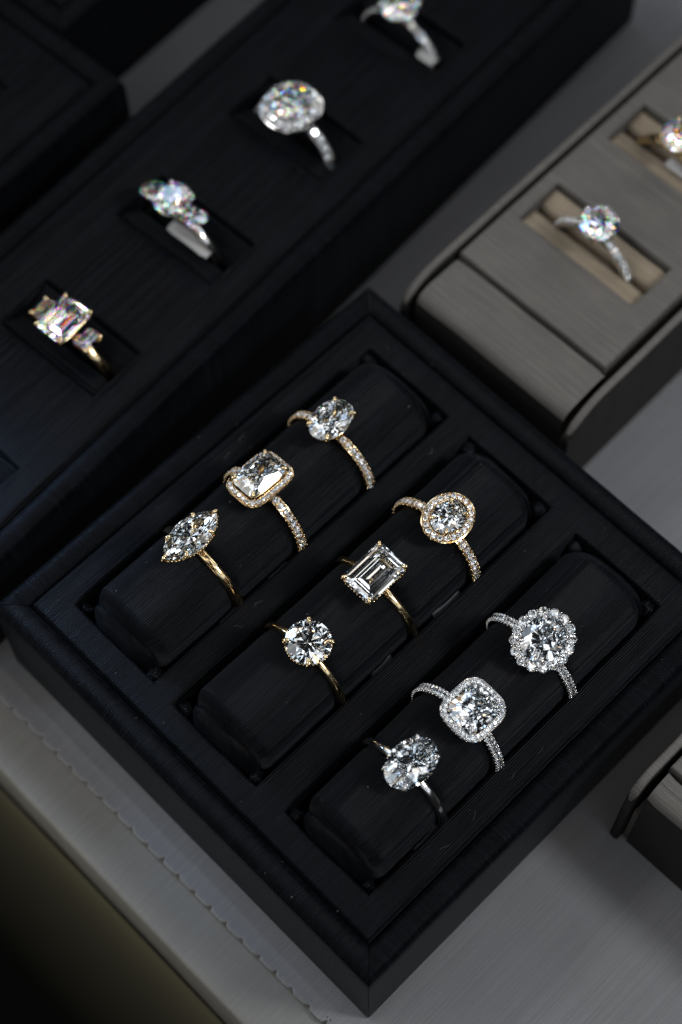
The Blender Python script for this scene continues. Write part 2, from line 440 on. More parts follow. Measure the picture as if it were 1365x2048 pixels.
def brilliant(ol, K=8, table=0.57, ch=0.32, pd=0.86, g=0.06, unit=None, phase=0.0, gn=48, az=None, lower=0.77, star=0.5, rows=None, mosaic=None, mol=None):
    """round brilliant scheme carried over to any convex outline"""
    b = unit or min(ol.sup(0)[1], ol.sup(math.pi/2)[1])
    ch, pd, g = ch*b, pd*b, g*b
    zt, z0, z1 = g/2+ch, g/2, -g/2
    T = az or [phase+2*math.pi*k/K for k in range(K)]
    K = len(T); pl = [((0, 0, 1), zt)]
    for k in range(gn):
        t = 2*math.pi*k/gn+0.001; n = D2(t); pl.append(((n.x, n.y, 0), ol.sup(t)[1]))
    def tang(t, q2, dz, base):     # plane holding the tangent line of the outline at t (height base) and a point whose 2D part is q2 at base+dz
        n = D2(t); h = ol.sup(t)[1]; run = h-q2.dot(n)
        v = Vector((n.x*abs(dz), n.y*abs(dz), run*(1 if dz > 0 else -1)))
        return (tuple(v), v.dot(Vector((n.x*h, n.y*h, base))))
    for k in range(K):
        t, t2 = T[k], T[(k+1) % K]
        if t2 <= t: t2 += 2*math.pi
        p, h = ol.sup(t); p2, h2 = ol.sup(t2)
        pl.append(tang(t, p*table, ch, z0))
        q = isect(D2(t), h*(1-star*(1-table)), D2(t2), h2*(1-star*(1-table)))
        A = Vector((*(p*table), zt)); B = Vector((*(p2*table), zt)); Q = Vector((*q, z0+ch*star))
        n = (B-A).cross(Q-A)
        if n.length > 1e-9:
            if n.z < 0: n = -n
            pl.append((tuple(n), n.dot(A)))
        m = (t+t2)/2; dlt = (t2-t)/4
        for a in (m-dlt, m+dlt):
            pl.append(tang(a, q, ch*star, z0))
        if mosaic: continue
        pl.append(tang(t, Vector((0, 0)), -pd, z1))
        r_ = isect(D2(t), h*(1-lower), D2(t2), h2*(1-lower))
        for a in (m-dlt*0.92, m+dlt*0.92):
            pl.append(tang(a, r_, -pd*lower, z1))
        if rows:
            for (fr, dp) in rows:
                a = m; r2 = isect(D2(t), h*(1-fr), D2(t2), h2*(1-fr)); pl.append(tang(a, r2*0.985, -pd*fr*dp, z1))
    if mosaic:                     # crushed-ice pavilion: rings of small facets, flatter towards the point
        f0, zz, th0, jr = 1.0, 0.0, mosaic[0][1], random.Random(3)
        for (f, deg, k, ph) in mosaic:
            zz += (f0-f)*math.tan(R((th0+deg)/2)); f0, th0 = f, deg
            for j in range(k):
                a = 2*math.pi*(j+ph)/k + 0.05 + jr.uniform(-.05, .05); n = D2(a); h = (mol or ol).sup(a)[1]; tn = math.tan(R(deg+jr.uniform(-1.1, 1.1)))
                v = Vector((n.x*b*tn, n.y*b*tn, -h)); pl.append((tuple(v), v.dot(Vector((n.x*h*f, n.y*h*f, z1-b*zz)))))
    return pl
ICE = ((.95, 44, 16, 0), (.74, 43, 12, .5), (.50, 41, 12, 0), (.26, 38.5, 8, .5), (.10, 36, 8, 0))
def step_cut(a, b, c, crown=((0, 0), (.30, .30), (.62, .52), (1.0, .66)), pav=((0, 0), (.9, .83), (1.9, 1.67), (3.4, 2.80)), g=0.12):
    ns = [(0, a), (math.pi/4, None), (math.pi/2, b)]
    T = []
    dcor = (a-c+b)/math.sqrt(2)
    for k in range(8):
        t = k*math.pi/4; T.append((t, a if k in (0, 4) else b if k in (2, 6) else dcor))
    pl = [((0, 0, 1), g/2+crown[-1][1])]
    for t, h in T:
        n = D2(t); pl.append(((n.x, n.y, 0), h))
        for steps, sg in ((crown, 1), (pav, -1)):
            for (i0, zz0), (i1, zz1) in zip(steps, steps[1:]):
                dz, run = zz1-zz0, i1-i0
                v = Vector((n.x*dz, n.y*dz, run*sg)); pl.append((tuple(v), v.dot(Vector((n.x*(h-i0), n.y*(h-i0), sg*(g/2+zz0))))))
    return pl
MELEE = stone_mesh('small_brilliant', brilliant(ell(0.5, 0.5), 8, gn=16, table=0.55), M_DIA)   # 1 mm across, scaled where used
MELEE_W = MELEE.copy(); MELEE_W.materials.clear(); MELEE_W.materials.append(M_WARMDIA)

# ------------------------------------------------------------------ rings
RO = 9.3                                             # radius of the middle of the shank
def orient(nrm, spin):
    z = Vector(nrm).normalized(); q = z.to_track_quat('Z', 'Y')
    return (q @ Matrix.Rotation(spin, 3, 'Z').to_quaternion()).to_euler()
def small_stone(name, p, nrm, d, parent, me=MELEE, jit=0.10):
    n = Vector(nrm).normalized()+Vector((rnd.uniform(-jit, jit), rnd.uniform(-jit, jit), rnd.uniform(-jit, jit)))
    o = link(name, me, parent); o.location = Vector(p)*S; o.rotation_euler = orient(n, rnd.uniform(0, 0.785)); o.scale = (d, d, d)
    return o
def shank(parent, mat, w, th, w2=None, channel=False, name='band'):
    """half-round hoop in the YZ plane; w wide at the back, w2 by the head"""
    mb = MB(); n = 120; P, UV = [], []
    for i in range(n):
        a = 2*math.pi*i/n; up = (1+math.cos(a))/2
        ww = w+(w2-w)*up**3 if w2 else w
        row = []
        if channel:
            h = ww/2
            for x, q in ((-h, -.3*th), (-h*.7, -.45*th), (h*.7, -.45*th), (h, -.3*th), (h, .36*th), (h-.06, .46*th), (h-.15, .46*th), (h-.2, .36*th), (h-.24, .02*th), (-h+.24, .02*th), (-h+.2, .36*th), (-h+.15, .46*th), (-h+.06, .46*th), (-h, .36*th), (-h, -.3*th)):
                row.append((x, (RO+q)*math.sin(a), (RO+q)*math.cos(a)))
            P.append(row); UV.append([(0, 0)]*15); continue
        for k in range(15):
            t = 2*math.pi*k/14; ct, st_ = math.cos(t), math.sin(t)
            x = math.copysign(abs(ct)**0.8, ct)*ww/2
            r_ = RO + (st_*th*0.55 if st_ > 0 else max(st_*th*0.7, -th*0.45))
            row.append((x, r_*math.sin(a), r_*math.cos(a)))
        P.append(row); UV.append([(0, 0)]*15)
    UV.append(UV[0])
    mb.grid(P, UV, closed_u=True)
    return mb.build(name, mat, parent, loc=(0, 0, RO), auto=40 if channel else None)
def pave(band, mat, w, d, a0, a1, th, rows=1, warm=False):
    """stones let into the shoulders of the shank, with the bead claws between them"""
    mb = MB(); step = d*1.04/(RO+th*0.5)
    me = MELEE_W if warm else MELEE
    for sgn in (1, -1):
        k = 0; a = a0
        while a < a1:
            for r_ in range(rows):
                x = 0 if rows == 1 else (r_-(rows-1)/2)*d*0.92
                aa = sgn*(a+(step/2 if r_ % 2 else 0)); rr = RO+th*0.52
                nrm = Vector((x*0.35, math.sin(aa), math.cos(aa)))
                small_stone('pave_stone', (x, rr*math.sin(aa), rr*math.cos(aa)), nrm, d*0.96, band, me)
            for x in (-1, 1):
                ab = sgn*(a+step/2); rr = RO+th*0.48
                mb.ball((x*w*0.40, (rr+.08)*math.sin(ab), (rr+.08)*math.cos(ab)), 0.21, 6, 4)
                mb.ball((x*w*0.47, (rr-.18)*math.sin(ab-step/2), (rr-.18)*math.cos(ab-step/2)), 0.24, 6, 4)
            a += step
    o = mb.build('bead_setting', mat, band); o['kind'] = 'stuff'
def prongs(setting, mat, pts, zg, zc, r=0.36, z0=0.0, over=0.86, tip=1.0):
    for (x, y) in pts:
        mb = MB(); L_ = math.hypot(x, y); k = (L_+0.28)/L_; ki = (L_-0.75)/L_
        P = [(x*0.38, y*0.38, z0+RO-0.3), (x*0.72, y*0.72, zg-1.7), (x*k*0.97, y*k*0.97, zg-0.7), (x*k, y*k, zg), (x*(k*0.75+ki*0.25), y*(k*.75+ki*.25), zg+0.38), (x*(k*0.3+ki*0.7), y*(k*.3+ki*.7), zg+zc)]
        mb.tube(P, [r*0.9, r*0.95, r, r*1.1, r*1.15, r*0.95*tip], 9)
        mb.ball(P[-1], r*1.0*tip, 9, 6)
        mb.build('prong', mat, setting)
def basket(root, mat, ol, zg, low=0.62, beads=0, bead_mat=None, hidden=False):
    mb = MB()
    for f, z, r in ((low*0.9, zg-2.5, 0.24), (0.91, zg-0.78, 0.19)):
        L_, _ = ol.loop(0, 60); mb.tube([(p.x*f, p.y*f, z) for p, n in L_], r, 7, closed=True)
    for s_ in (1, -1):
        mb.tube([(ol.sup(0)[1]*low*.9*s_, 0, zg-2.5), (0, 0, RO+0.05)], 0.24, 7); 
    st = mb.build('setting', mat, root, loc=(0, 0, RO))
    if hidden:
        L_, per = ol.loop(0.02, 44); hb = MB()
        for p, n in L_:
            hb.ball((p.x*0.985, p.y*0.985, zg-0.62), 0.23, 6, 4)
            hb.ball((p.x*0.955, p.y*0.955, zg-1.02), 0.22, 6, 4)
        o = hb.build('hidden_halo', mat, st); o['kind'] = 'stuff'
    return st
def halo(root, mat, ol, off, d, z, tilt=0.35, warm=False, n=None, drop=0.5, beads=True):
    L_, per = ol.loop(off, 80)
    mb = MB()
    w = d*0.57
    P, UV = [], []
    for p, nn in L_:
        row = []
        for (s_, zz) in ((-w-.1, -0.95), (-w-.1, 0.08), (-w+.03, 0.10), (-w+.06, -0.52), (w-.06, -0.52-tilt*.3), (w-.03, 0.04-tilt*w), (w+.12, -0.02-tilt*w), (w+.08, -0.6-tilt*w), (w*.55, -1.0), (-w-.1, -0.95)):
            row.append((p.x+nn.x*s_, p.y+nn.y*s_, z+zz))
        P.append(row); UV.append([(0, 0)]*10)
    UV.append(UV[0]); mb.grid(P, UV, closed_u=True, flip=False)
    h = mb.build('halo', mat, root, loc=(0, 0, RO), auto=40)
    n = n or int(per/(d*1.05)); L_, per = ol.loop(off, n); L2, _ = ol.loop(off, 2*n)
    for i, (p, nn) in enumerate(L_):
        small_stone('halo_stone', (p.x, p.y, z+0.14), (nn.x*tilt*0.6, nn.y*tilt*0.6, 1), d*0.98, h, MELEE_W if warm else MELEE)
    if beads:
        bb = MB()
        for i in range(1, 2*n, 2):
            p, nn = L2[i]
            for s_, zz in ((w*0.86, 0.02-tilt*w*.6), (-w*0.8, 0.14)):
                bb.ball((p.x+nn.x*s_, p.y+nn.y*s_, z+zz), 0.21, 6, 4)
            p, nn = L2[i-1]; bb.ball((p.x+nn.x*w*1.02, p.y+nn.y*w*1.02, z-0.15-tilt*w), 0.20, 6, 4)
        o = bb.build('bead_setting', mat, h); o['kind'] = 'stuff'
    return h
def stone(root, me, zg, name='centre_stone', loc=(0, 0), rot=0.0):
    return link(name, me, root, loc=(loc[0], loc[1], RO+zg), rot=(0, 0, rot))
def ring_root(label, group, centre, tilt=0.0, lean=0.0, yaw=0.0):
    """empty at the foot of the hoop; the hoop's centre comes to `centre`"""
    m = Matrix.Rotation(yaw, 3, 'Z') @ Matrix.Rotation(tilt, 3, 'X') @ Matrix.Rotation(lean, 3, 'Y')
    pos = Vector(centre) - m @ Vector((0, 0, RO))
    o = empty('diamond_ring', pos, m.to_euler())
    return tag(o, label, 'ring', group)
ZG = 13.5
ZC = -0.9
Y1, Y2, Y3 = 68.2, 42.2, 15.2
GT = 'rings on the three black rolls'
def tilt_for(yc, yh): return -math.asin(max(-.4, min(.4, (yh-yc)/ZG)))

# marquise on plain gold
def ring_marquise():
    t = ring_root('gold ring with a pointed marquise diamond and plain band, upper left roll', GT, (26.5, Y1, ZC), tilt_for(Y1, 69.5), R(-2))
    ol = marquise(6.3, 3.25)
    shank(t, M_GOLD, 1.9, 1.35, 1.7)
    az = [0.0]+[math.pi/2+s_*x for s_, x in ((-1, .62), (-1, .22), (1, .22), (1, .62))]+[math.pi]+[3*math.pi/2+s_*x for s_, x in ((-1, .62), (-1, .22), (1, .22), (1, .62))]
    st = basket(t, M_GOLD, ol, ZG, low=0.5, hidden=True)
    prongs(st, M_GOLD, [(6.25, 0), (-6.25, 0), (3.1, 2.55), (-3.1, 2.55), (3.1, -2.55), (-3.1, -2.55)], ZG, 0.62, r=0.34)
    stone(t, stone_mesh('marquise_cut', brilliant(ol, az=az, table=0.6, ch=0.36, pd=0.84, unit=3.25, gn=72), M_DIA), ZG)
def ring_radiant():
    t = ring_root('gold ring with a radiant cut diamond in a halo, between marquise and oval', GT, (41.9, Y1, ZC), tilt_for(Y1, 69.6), R(3.2))
    ol = ell(4.4, 3.05, e=6.0)
    b = shank(t, M_GOLD, 1.75, 1.5, channel=True); pave(b, M_GOLD, 1.75, 1.28, 0.40, 2.0, 1.5, warm=True)
    halo(t, M_GOLD, ol, 0.54, 0.96, ZG-1.35, tilt=0.4, warm=True)
    st = basket(t, M_GOLD, ol, ZG, low=0.6)
    prongs(st, M_GOLD, [(3.9, 2.6), (-3.9, 2.6), (3.9, -2.6), (-3.9, -2.6)], ZG, 0.6, r=0.36)
    az = [k*math.pi/8 for k in range(16)]
    stone(t, stone_mesh('radiant_cut', brilliant(ol, az=az, table=0.56, ch=0.34, unit=3.1, mosaic=ICE, mol=ell(4.55, 3.15, e=2.6)), M_DIA), ZG)
def ring_oval_top():
    t = ring_root('gold ring with bare oval diamond and jewelled band, top end of its roll', GT, (58.7, Y1, ZC), tilt_for(Y1, 68.4), R(2), R(3))
    ol = ell(4.7, 3.3)
    b = shank(t, M_GOLD, 1.7, 1.5, channel=True); pave(b, M_GOLD, 1.7, 1.25, 0.30, 2.0, 1.5, warm=True)
    st = basket(t, M_GOLD, ol, ZG, low=0.6)
    prongs(st, M_GOLD, [(3.5, 2.25), (-3.5, 2.25), (3.5, -2.25), (-3.5, -2.25)], ZG, 0.62, r=0.38)
    stone(t, stone_mesh('oval_cut', brilliant(ol, 10, unit=3.3, table=0.56, ch=0.36, pd=0.87, phase=math.pi/8, lower=0.68, rows=((0.45, 1.08),)), M_DIA), ZG)
def ring_round():
    t = ring_root('gold ring with a round diamond held by four claws, plain band', GT, (26.4, Y2, ZC), tilt_for(Y2, 41.0), R(1.5))
    ol = ell(3.98, 3.98)
    shank(t, M_GOLD, 1.6, 1.3, 1.4)
    st = basket(t, M_GOLD, ol, ZG, low=0.6, hidden=True)
    q = 3.98*0.7071
    prongs(st, M_GOLD, [(q, q), (-q, q), (q, -q), (-q, -q)], ZG, 0.72, r=0.44)
    stone(t, stone_mesh('round_cut', brilliant(ol, 8, phase=math.pi/8+0.1), M_DIA), ZG)
def ring_emerald():
    t = ring_root('gold ring with a rectangular step cut diamond, in the middle of the centre roll', GT, (44.3, Y2, ZC), tilt_for(Y2, 42.1), R(-3))
    ol = octo(4.75, 3.5, 0.85)
    shank(t, M_GOLD, 1.7, 1.35, 1.5)
    st = basket(t, M_GOLD, ol, ZG, low=0.6, hidden=True)
    prongs(st, M_GOLD, [(4.4, 3.15), (-4.4, 3.15), (4.4, -3.15), (-4.4, -3.15)], ZG, 0.5, r=0.36)
    stone(t, stone_mesh('emerald_cut', step_cut(4.75, 3.5, 0.85), M_DIA), ZG)
def ring_oval_halo():
    t = ring_root('gold ring with an oval diamond in a round halo of small stones', GT, (59.5, Y2, ZC), tilt_for(Y2, 40.5), R(3))
    ol = ell(3.6, 2.75)
    b = shank(t, M_GOLD, 1.75, 1.5, channel=True); pave(b, M_GOLD, 1.75, 1.28, 0.36, 2.0, 1.5, warm=True)
    halo(t, M_GOLD, ol, 0.85, 1.12, ZG-0.35, tilt=0.25, warm=True)
    st = basket(t, M_GOLD, ol, ZG, low=0.6)
    prongs(st, M_GOLD, [(2.65, 1.85), (-2.65, 1.85), (2.65, -1.85), (-2.65, -1.85)], ZG, 0.55, r=0.30)
    stone(t, stone_mesh('oval_cut', brilliant(ol, 8, unit=2.8, table=0.58, ch=0.34, phase=0.0), M_DIA), ZG)
def ring_oval_low():
    t = ring_root('silver ring with bare oval diamond, plain band, near end of right roll', GT, (23.6, Y3, ZC), tilt_for(Y3, 14.1), R(1))
    ol = ell(5.1, 3.65)
    shank(t, M_SILVER, 1.8, 1.35, 1.5)
    st = basket(t, M_SILVER, ol, ZG, low=0.55)
    prongs(st, M_SILVER, [(3.85, 2.4), (-3.85, 2.4), (3.85, -2.4), (-3.85, -2.4)], ZG, 0.66, r=0.34)
    stone(t, stone_mesh('oval_cut', brilliant(ol, 12, unit=3.65, table=0.58, ch=0.34, pd=0.85, phase=math.pi/8, lower=0.68, rows=((0.45, 1.07),)), M_DIA), ZG)
def ring_cushion():
    t = ring_root('silver ring with a square cushion diamond in a halo, middle of the right roll', GT, (36.7, Y3, ZC), tilt_for(Y3, 13.3), R(5))
    ol = ell(3.95, 3.45, e=4.2)
    b = shank(t, M_SILVER, 1.7, 1.4, channel=True); pave(b, M_SILVER, 1.7, 0.88, 0.42, 1.95, 1.4, rows=2)
    halo(t, M_SILVER, ol, 0.56, 0.88, ZG-0.35, tilt=0.3)
    st = basket(t, M_SILVER, ol, ZG, low=0.6)
    prongs(st, M_SILVER, [(3.0, 2.55), (-3.0, 2.55), (3.0, -2.55), (-3.0, -2.55)], ZG, 0.5, r=0.30)
    az = [0.13+k*math.pi/8 for k in range(16)]
    stone(t, stone_mesh('cushion_cut', brilliant(ol, az=az, table=0.56, ch=0.34, unit=3.4, mosaic=ICE, mol=ell(4.1, 3.5, e=2.4)), M_DIA), ZG)
def ring_flower():
    t = ring_root('silver ring with an oval diamond in a scalloped flower halo', GT, (55.4, Y3, ZC), tilt_for(Y3, 13.5), R(-1.5))
    ol = ell(4.35, 3.6)
    b = shank(t, M_SILVER, 1.6, 1.4, channel=True); pave(b, M_SILVER, 1.6, 0.86, 0.45, 1.95, 1.4, rows=2)
    L_, per = ol.loop(1.0, 16); mb = MB()
    for p, nn in L_:
        rings = []
        for (r_, zz) in ((0.04, -1.55), (0.35, -1.5), (0.66, -0.75), (0.84, -0.12), (0.76, -0.06)):
            rings.append([(p.x+r_*math.cos(k*math.pi/7), p.y+r_*math.sin(k*math.pi/7), ZG-0.35+zz) for k in range(15)])
        mb.grid(rings, [[(0, 0)]*15]*5)
    La, _ = ol.loop(0.35, 70); mb.tube([(p.x, p.y, ZG-0.9) for p, n in La], 0.42, 7, closed=True)
    h = mb.build('halo', M_SILVER, t, loc=(0, 0, RO))
    L2, _ = ol.loop(1.0, 32); L3, _ = ol.loop(0.22, 32); bb = MB()
    for p, nn in L_:
        small_stone('halo_stone', (p.x, p.y, ZG-0.28), (nn.x*.12, nn.y*.12, 1), 1.62, h)
    for i in range(1, 32, 2):
        p, nn = L2[i]; q, n2 = L3[i]; small_stone('halo_stone', (q.x, q.y, ZG-0.16), (n2.x*.1, n2.y*.1, 1), 0.86, h)
        for s_, zz, rr in ((0.42, -0.16, .16), (-0.40, 0.08, .20), (0.1, -.12, .2)): bb.ball((p.x+nn.x*s_, p.y+nn.y*s_, ZG-0.2+zz), rr, 7, 5)
        q, n2 = L3[i-1]; bb.ball((q.x+n2.x*.12, q.y+n2.y*.12, ZG+0.02), 0.26, 7, 5)
    o = bb.build('bead_setting', M_SILVER, h); o['kind'] = 'stuff'
    st = basket(t, M_SILVER, ol, ZG, low=0.6)
    prongs(st, M_SILVER, [(3.1, 2.5), (-3.1, 2.5), (3.1, -2.5), (-3.1, -2.5)], ZG, 0.55, r=0.30)
    stone(t, stone_mesh('oval_cut', brilliant(ol, 10, unit=3.6, table=0.6, ch=0.30, pd=0.83, phase=0.0, lower=0.7), M_DIA), ZG)
for fn in (ring_marquise, ring_radiant, ring_oval_top, ring_round, ring_emerald, ring_oval_halo, ring_oval_low, ring_cushion, ring_flower): fn()

# ------------------------------------------------------------------ the black tray with three rolls
TA, TB = 85.0, 84.6
def ring_tray():
    t = tag(empty('ring_tray', (0, 0, -27.6)), 'black ribbed cloth tray with three padded rolls of rings', 'ring tray')
    up = (0, 0, 27.6)
    for o in [rim_strip('frame_strip', (0, 0, 0), (1, 0, 0), (0, -1, 0), TA, t), rim_strip('frame_strip', (TA, 0, 0), (0, 1, 0), (1, 0, 0), TB, t),
              rim_strip('frame_strip', (TA, TB, 0), (-1, 0, 0), (0, 1, 0), TA, t), rim_strip('frame_strip', (0, TB, 0), (0, -1, 0), (-1, 0, 0), TB, t)]:
        o.location = Vector(up)*S
    holes = [(5.8, 79.4, 58.35, 79.0), (5.4, 79.1, 32.3, 52.8), (5.8, 78.5, 5.7, 25.7)]
    ins = holed_panel('insert_panel', 0.35, TA-0.35, 0.35, TB-0.35, holes, t, M_BLACK, z=0.25, depth=13, lip=0.5, step=2.2)
    ins.location = Vector(up)*S
    mb = MB(); box(mb, -3, TA+3, -3, TB+3, -27.2, -13)
    mb.build('base', M_BLACK, t, smooth=False, loc=up)
    for (x0, x1, y0, y1), yc in zip(holes, (Y1, Y2, Y3)):
        # the roll: arch section swept along X with rounded ends
        mb = MB(); P, UV = [], []
        xa, xb = x0+2.5, x1-3.4; nx = 110; sec = []; hoops = {Y1: (26.5, 41.6, 58.7), Y2: (26.4, 44.5, 59.4), Y3: (23.6, 36.5, 55.5)}[yc]
        for k in range(41):
            a = math.pi*(k/40); ca, sa = math.cos(a), math.sin(a)
            sec.append((-8.75*math.copysign(abs(ca)**0.86, ca), 8.5*sa**0.86-0.2))
        sec = [(-8.8, -12)]+[(-8.8, -4)]+sec+[(8.8, -4), (8.8, -12)]
        arc = [0]
        for a, b in zip(sec, sec[1:]): arc.append(arc[-1]+math.hypot(b[0]-a[0], b[1]-a[1]))
        stations = [(xa-.1, .66, 3.6), (xa, .76, 2.5), (xa+.22, .84, 1.65), (xa+.6, .905, .98), (xa+1.15, .95, .48), (xa+1.7, .98, .18), (xa+2.1, .996, .03)]
        stations += [(xa+2.2+(xb-xa-4.4)*i/nx, 1.0, 0) for i in range(nx+1)]
        stations += [(xb-2.1, .996, .03), (xb-1.7, .98, .18), (xb-1.15, .95, .48), (xb-.6, .905, .98), (xb-.22, .84, 1.65), (xb, .76, 2.5), (xb+.1, .66, 3.6)]
        for (x, s_, dz) in stations:
            row, ru = [], []
            for j, (yy, zz) in enumerate(sec):
                dent = sum(math.exp(-((x-q)/1.05)**2) for q in hoops); sd = s_*(1-0.055*dent); dd = dz + 0.75*dent*max(0, zz/8.5)
                px, py, pz = wob(x, yc+yy*sd, zz-dd if zz > -4 else zz, 0.14, 0.09)
                px, py, pz = wob(px, py, pz, 0.05, 0.5)
                row.append((px, py, pz)); ru.append((x, arc[j]+yc))
            P.append(row); UV.append(ru)
        mb.grid(P, UV, flip=True)
        roll = mb.build('ring_roll', M_ROLL, t, loc=up, auto=70)
        # sewn pads closing the two ends
        for xe, sg in ((xa, -1), (xb, 1)):
            pb = MB(); P, UV = [], []
            for i in range(17):
                a = math.pi*i/16; row, ru = [], []
                for j in range(33):
                    b_ = 2*math.pi*j/32
                    yy = 8.0*math.copysign(abs(math.cos(b_))**0.8, math.cos(b_))*math.sin(a)**0.75
                    zz = 7.0*math.copysign(abs(math.sin(b_))**0.8, math.sin(b_))*math.sin(a)**0.75
                    px, py, pz = wob(xe+sg*0.35-math.cos(a)*2.0 - sg*zz*0.06, yc+yy, -1.9+zz, 0.3, 0.25)
                    row.append((px, py, pz)); ru.append((yy*0.3+zz, yy+4*math.cos(a)))
                P.append(row); UV.append(ru)
            pb.grid(P, UV); pb.build('end_pad', M_ROLL, roll)
        # cloth folded into the corners of the opening
        for (cx, cy_) in ((x0+1.1, y1-1.5), (x0+1.2, y0+1.4), (x1-1.2, y0+1.7), (x1-1.3, y1-1.4)):
            fb = MB(); fb.ball((cx, cy_, -2.0+rnd.uniform(-.4, .3)), 1.35, 14, 10, (rnd.uniform(.8, 1.25), rnd.uniform(.85, 1.3), 1.1))
            fb.v = [wob(*q, 0.55, 0.9) for q in fb.v]
            fb.build('corner_fold', M_ROLL, ins)
ring_tray()

# ------------------------------------------------------------------ black trays with slots behind
def slot_pads(tray, panel, slots, mat, along, z_top, gap, slope, wall_d):
    for (x0, x1, y0, y1) in slots:
        xc = (x0+x1)/2
        for sg, xo in ((-1, x0+0.35), (1, x1-0.35)):
            mb = MB(); P, UV = [], []
            prof = [(xo, z_top-7), (xo, z_top-0.4), (xo-sg*0.4, z_top), (xc+sg*(gap+0.9), z_top-slope), (xc+sg*(gap+0.25), z_top-slope-0.3), (xc+sg*gap, z_top-slope-1.0), (xc+sg*gap, z_top-9)]
            n = 14
            for i in range(n+1):
                y = y0+0.35+(y1-y0-0.7)*i/n
                P.append([wob(px, y, pz, 0.12, 0.3) for px, pz in prof])
                arc = 0; ru = []
                for k, q in enumerate(prof):
                    if k: arc += math.hypot(q[0]-prof[k-1][0], q[1]-prof[k-1][1])
                    ru.append((y, arc+xo))
                UV.append(ru)
            mb.grid(P, UV, flip=(sg < 0)); mb.build('foam_pad', mat, panel, auto=50)
def slot_tray(name, label, pos, ang, length, width, slots, h=-27.6):
    t = tag(empty(name, (pos[0], pos[1], -27.6), (0, 0, ang)), label, 'ring tray')
    up = Vector((0, 0, 27.6))*S
    for a, d, n, L_ in (((0, 0, 0), (1, 0, 0), (0, -1, 0), length), ((length, 0, 0), (0, 1, 0), (1, 0, 0), width), ((length, width, 0), (-1, 0, 0), (0, 1, 0), length), ((0, width, 0), (0, -1, 0), (-1, 0, 0), width)):
        rim_strip('frame_strip', a, d, n, L_, t).location = up
    p = holed_panel('insert_panel', 0.35, length-.35, 0.35, width-.35, slots, t, M_BLACK, z=0.15, depth=11, lip=0.6, step=4)
    p.location = up
    slot_pads(t, p, slots, M_BLACK, 'y', -0.8, 1.0, 1.6, 9)
    mb = MB(); box(mb, -3, length+3, -3, width+3, -27.2, -11); mb.build('base', M_BLACK, t, smooth=False).location = up
    return t
A2 = R(4.1)
SL2 = [(18.6+32.05*k-6.2, 18.6+32.05*k+6.2, 6.0, 31.0) for k in range(6)]
slot_tray('ring_tray', 'long black tray with slots for single rings, lying behind the roll tray', (-8, 98.9), A2, 196, 41, SL2)
slot_tray('ring_tray', 'black tray in the far corner, only its near corner in view', (-24, 155.6), R(3.9), 108, 60, [(90-6-32*k, 90+6-32*k, 12, 38) for k in range(3)])
slot_tray('ring_tray', 'dark tray at the far edge, beside the far corner tray', (92, 182), R(3.9), 90, 50, [])

def to2(lx, ly): c, s_ = math.cos(A2), math.sin(A2); return (-8+lx*c-ly*s_, 98.9+lx*s_+ly*c)
GS = 'rings standing in the slots of the black tray'
def side_stones(t, mat, meshes, y, zg, rot=0.0):
    for sg, me in meshes:
        o = stone(t, me, zg, 'side_stone', (0, sg*y), rot + (0 if sg > 0 else math.pi)); o.rotation_euler = (-sg*0.28, 0, o.rotation_euler.z)
def ring_three_emerald():
    c = (41.2, 120.6)
    t = ring_root('gold three stone ring with a rectangular step cut diamond in the middle', GS, (c[0], c[1], -7.3), R(-3), R(0), A2+R(2))
    shank(t, M_GOLD, 2.3, 1.5, 2.0)
    ol = octo(4.4, 3.5, 0.9); st = basket(t, M_GOLD, ol, ZG, low=0.6)
    prongs(st, M_GOLD, [(4.05, 3.15), (-4.05, 3.15), (4.05, -3.15), (-4.05, -3.15)], ZG, 0.5, r=0.38)
    stone(t, stone_mesh('emerald_cut', step_cut(4.4, 3.5, 0.9), M_FIRE), ZG)
    me = stone_mesh('small_step_cut', step_cut(2.3, 1.7, 0.5, crown=((0, 0), (.25, .25), (.5, .4)), pav=((0, 0), (.5, .52), (1.6, 1.4))), M_FIRE)
    side_stones(t, M_GOLD, ((1, me), (-1, me)), 5.5, ZG-1.6)
    prongs(st, M_GOLD, [(2.0, 7.0), (-2.0, 7.0), (2.0, -7.0), (-2.0, -7.0)], ZG-2.2, 0.5, r=0.40)
def ring_three_pear():
    c = to2(82.8, 19.4)
    t = ring_root('silver three stone ring with pear side stones, a white tag beside it', GS, (c[0], c[1], -5.5), R(-7), R(0), A2)
    shank(t, M_SILVER, 2.1, 1.4, 1.9)
    ol = ell(3.85, 3.85); st = basket(t, M_SILVER, ol, ZG, low=0.6)
    q = 3.85*.7071; prongs(st, M_SILVER, [(q, q), (-q, q), (q, -q), (-q, -q)], ZG, 0.7, r=0.36)
    stone(t, stone_mesh('round_cut', brilliant(ol, 8), M_FIRE), ZG)
    me = stone_mesh('pear_cut', brilliant(pear(3.3, 3.0), 8, unit=2.5), M_FIRE)
    for sg in (1, -1):
        o = stone(t, me, ZG-1.5, 'side_stone', (0, sg*4.8), 0); o.rotation_euler = (-sg*0.3, 0, -sg*math.pi/2)
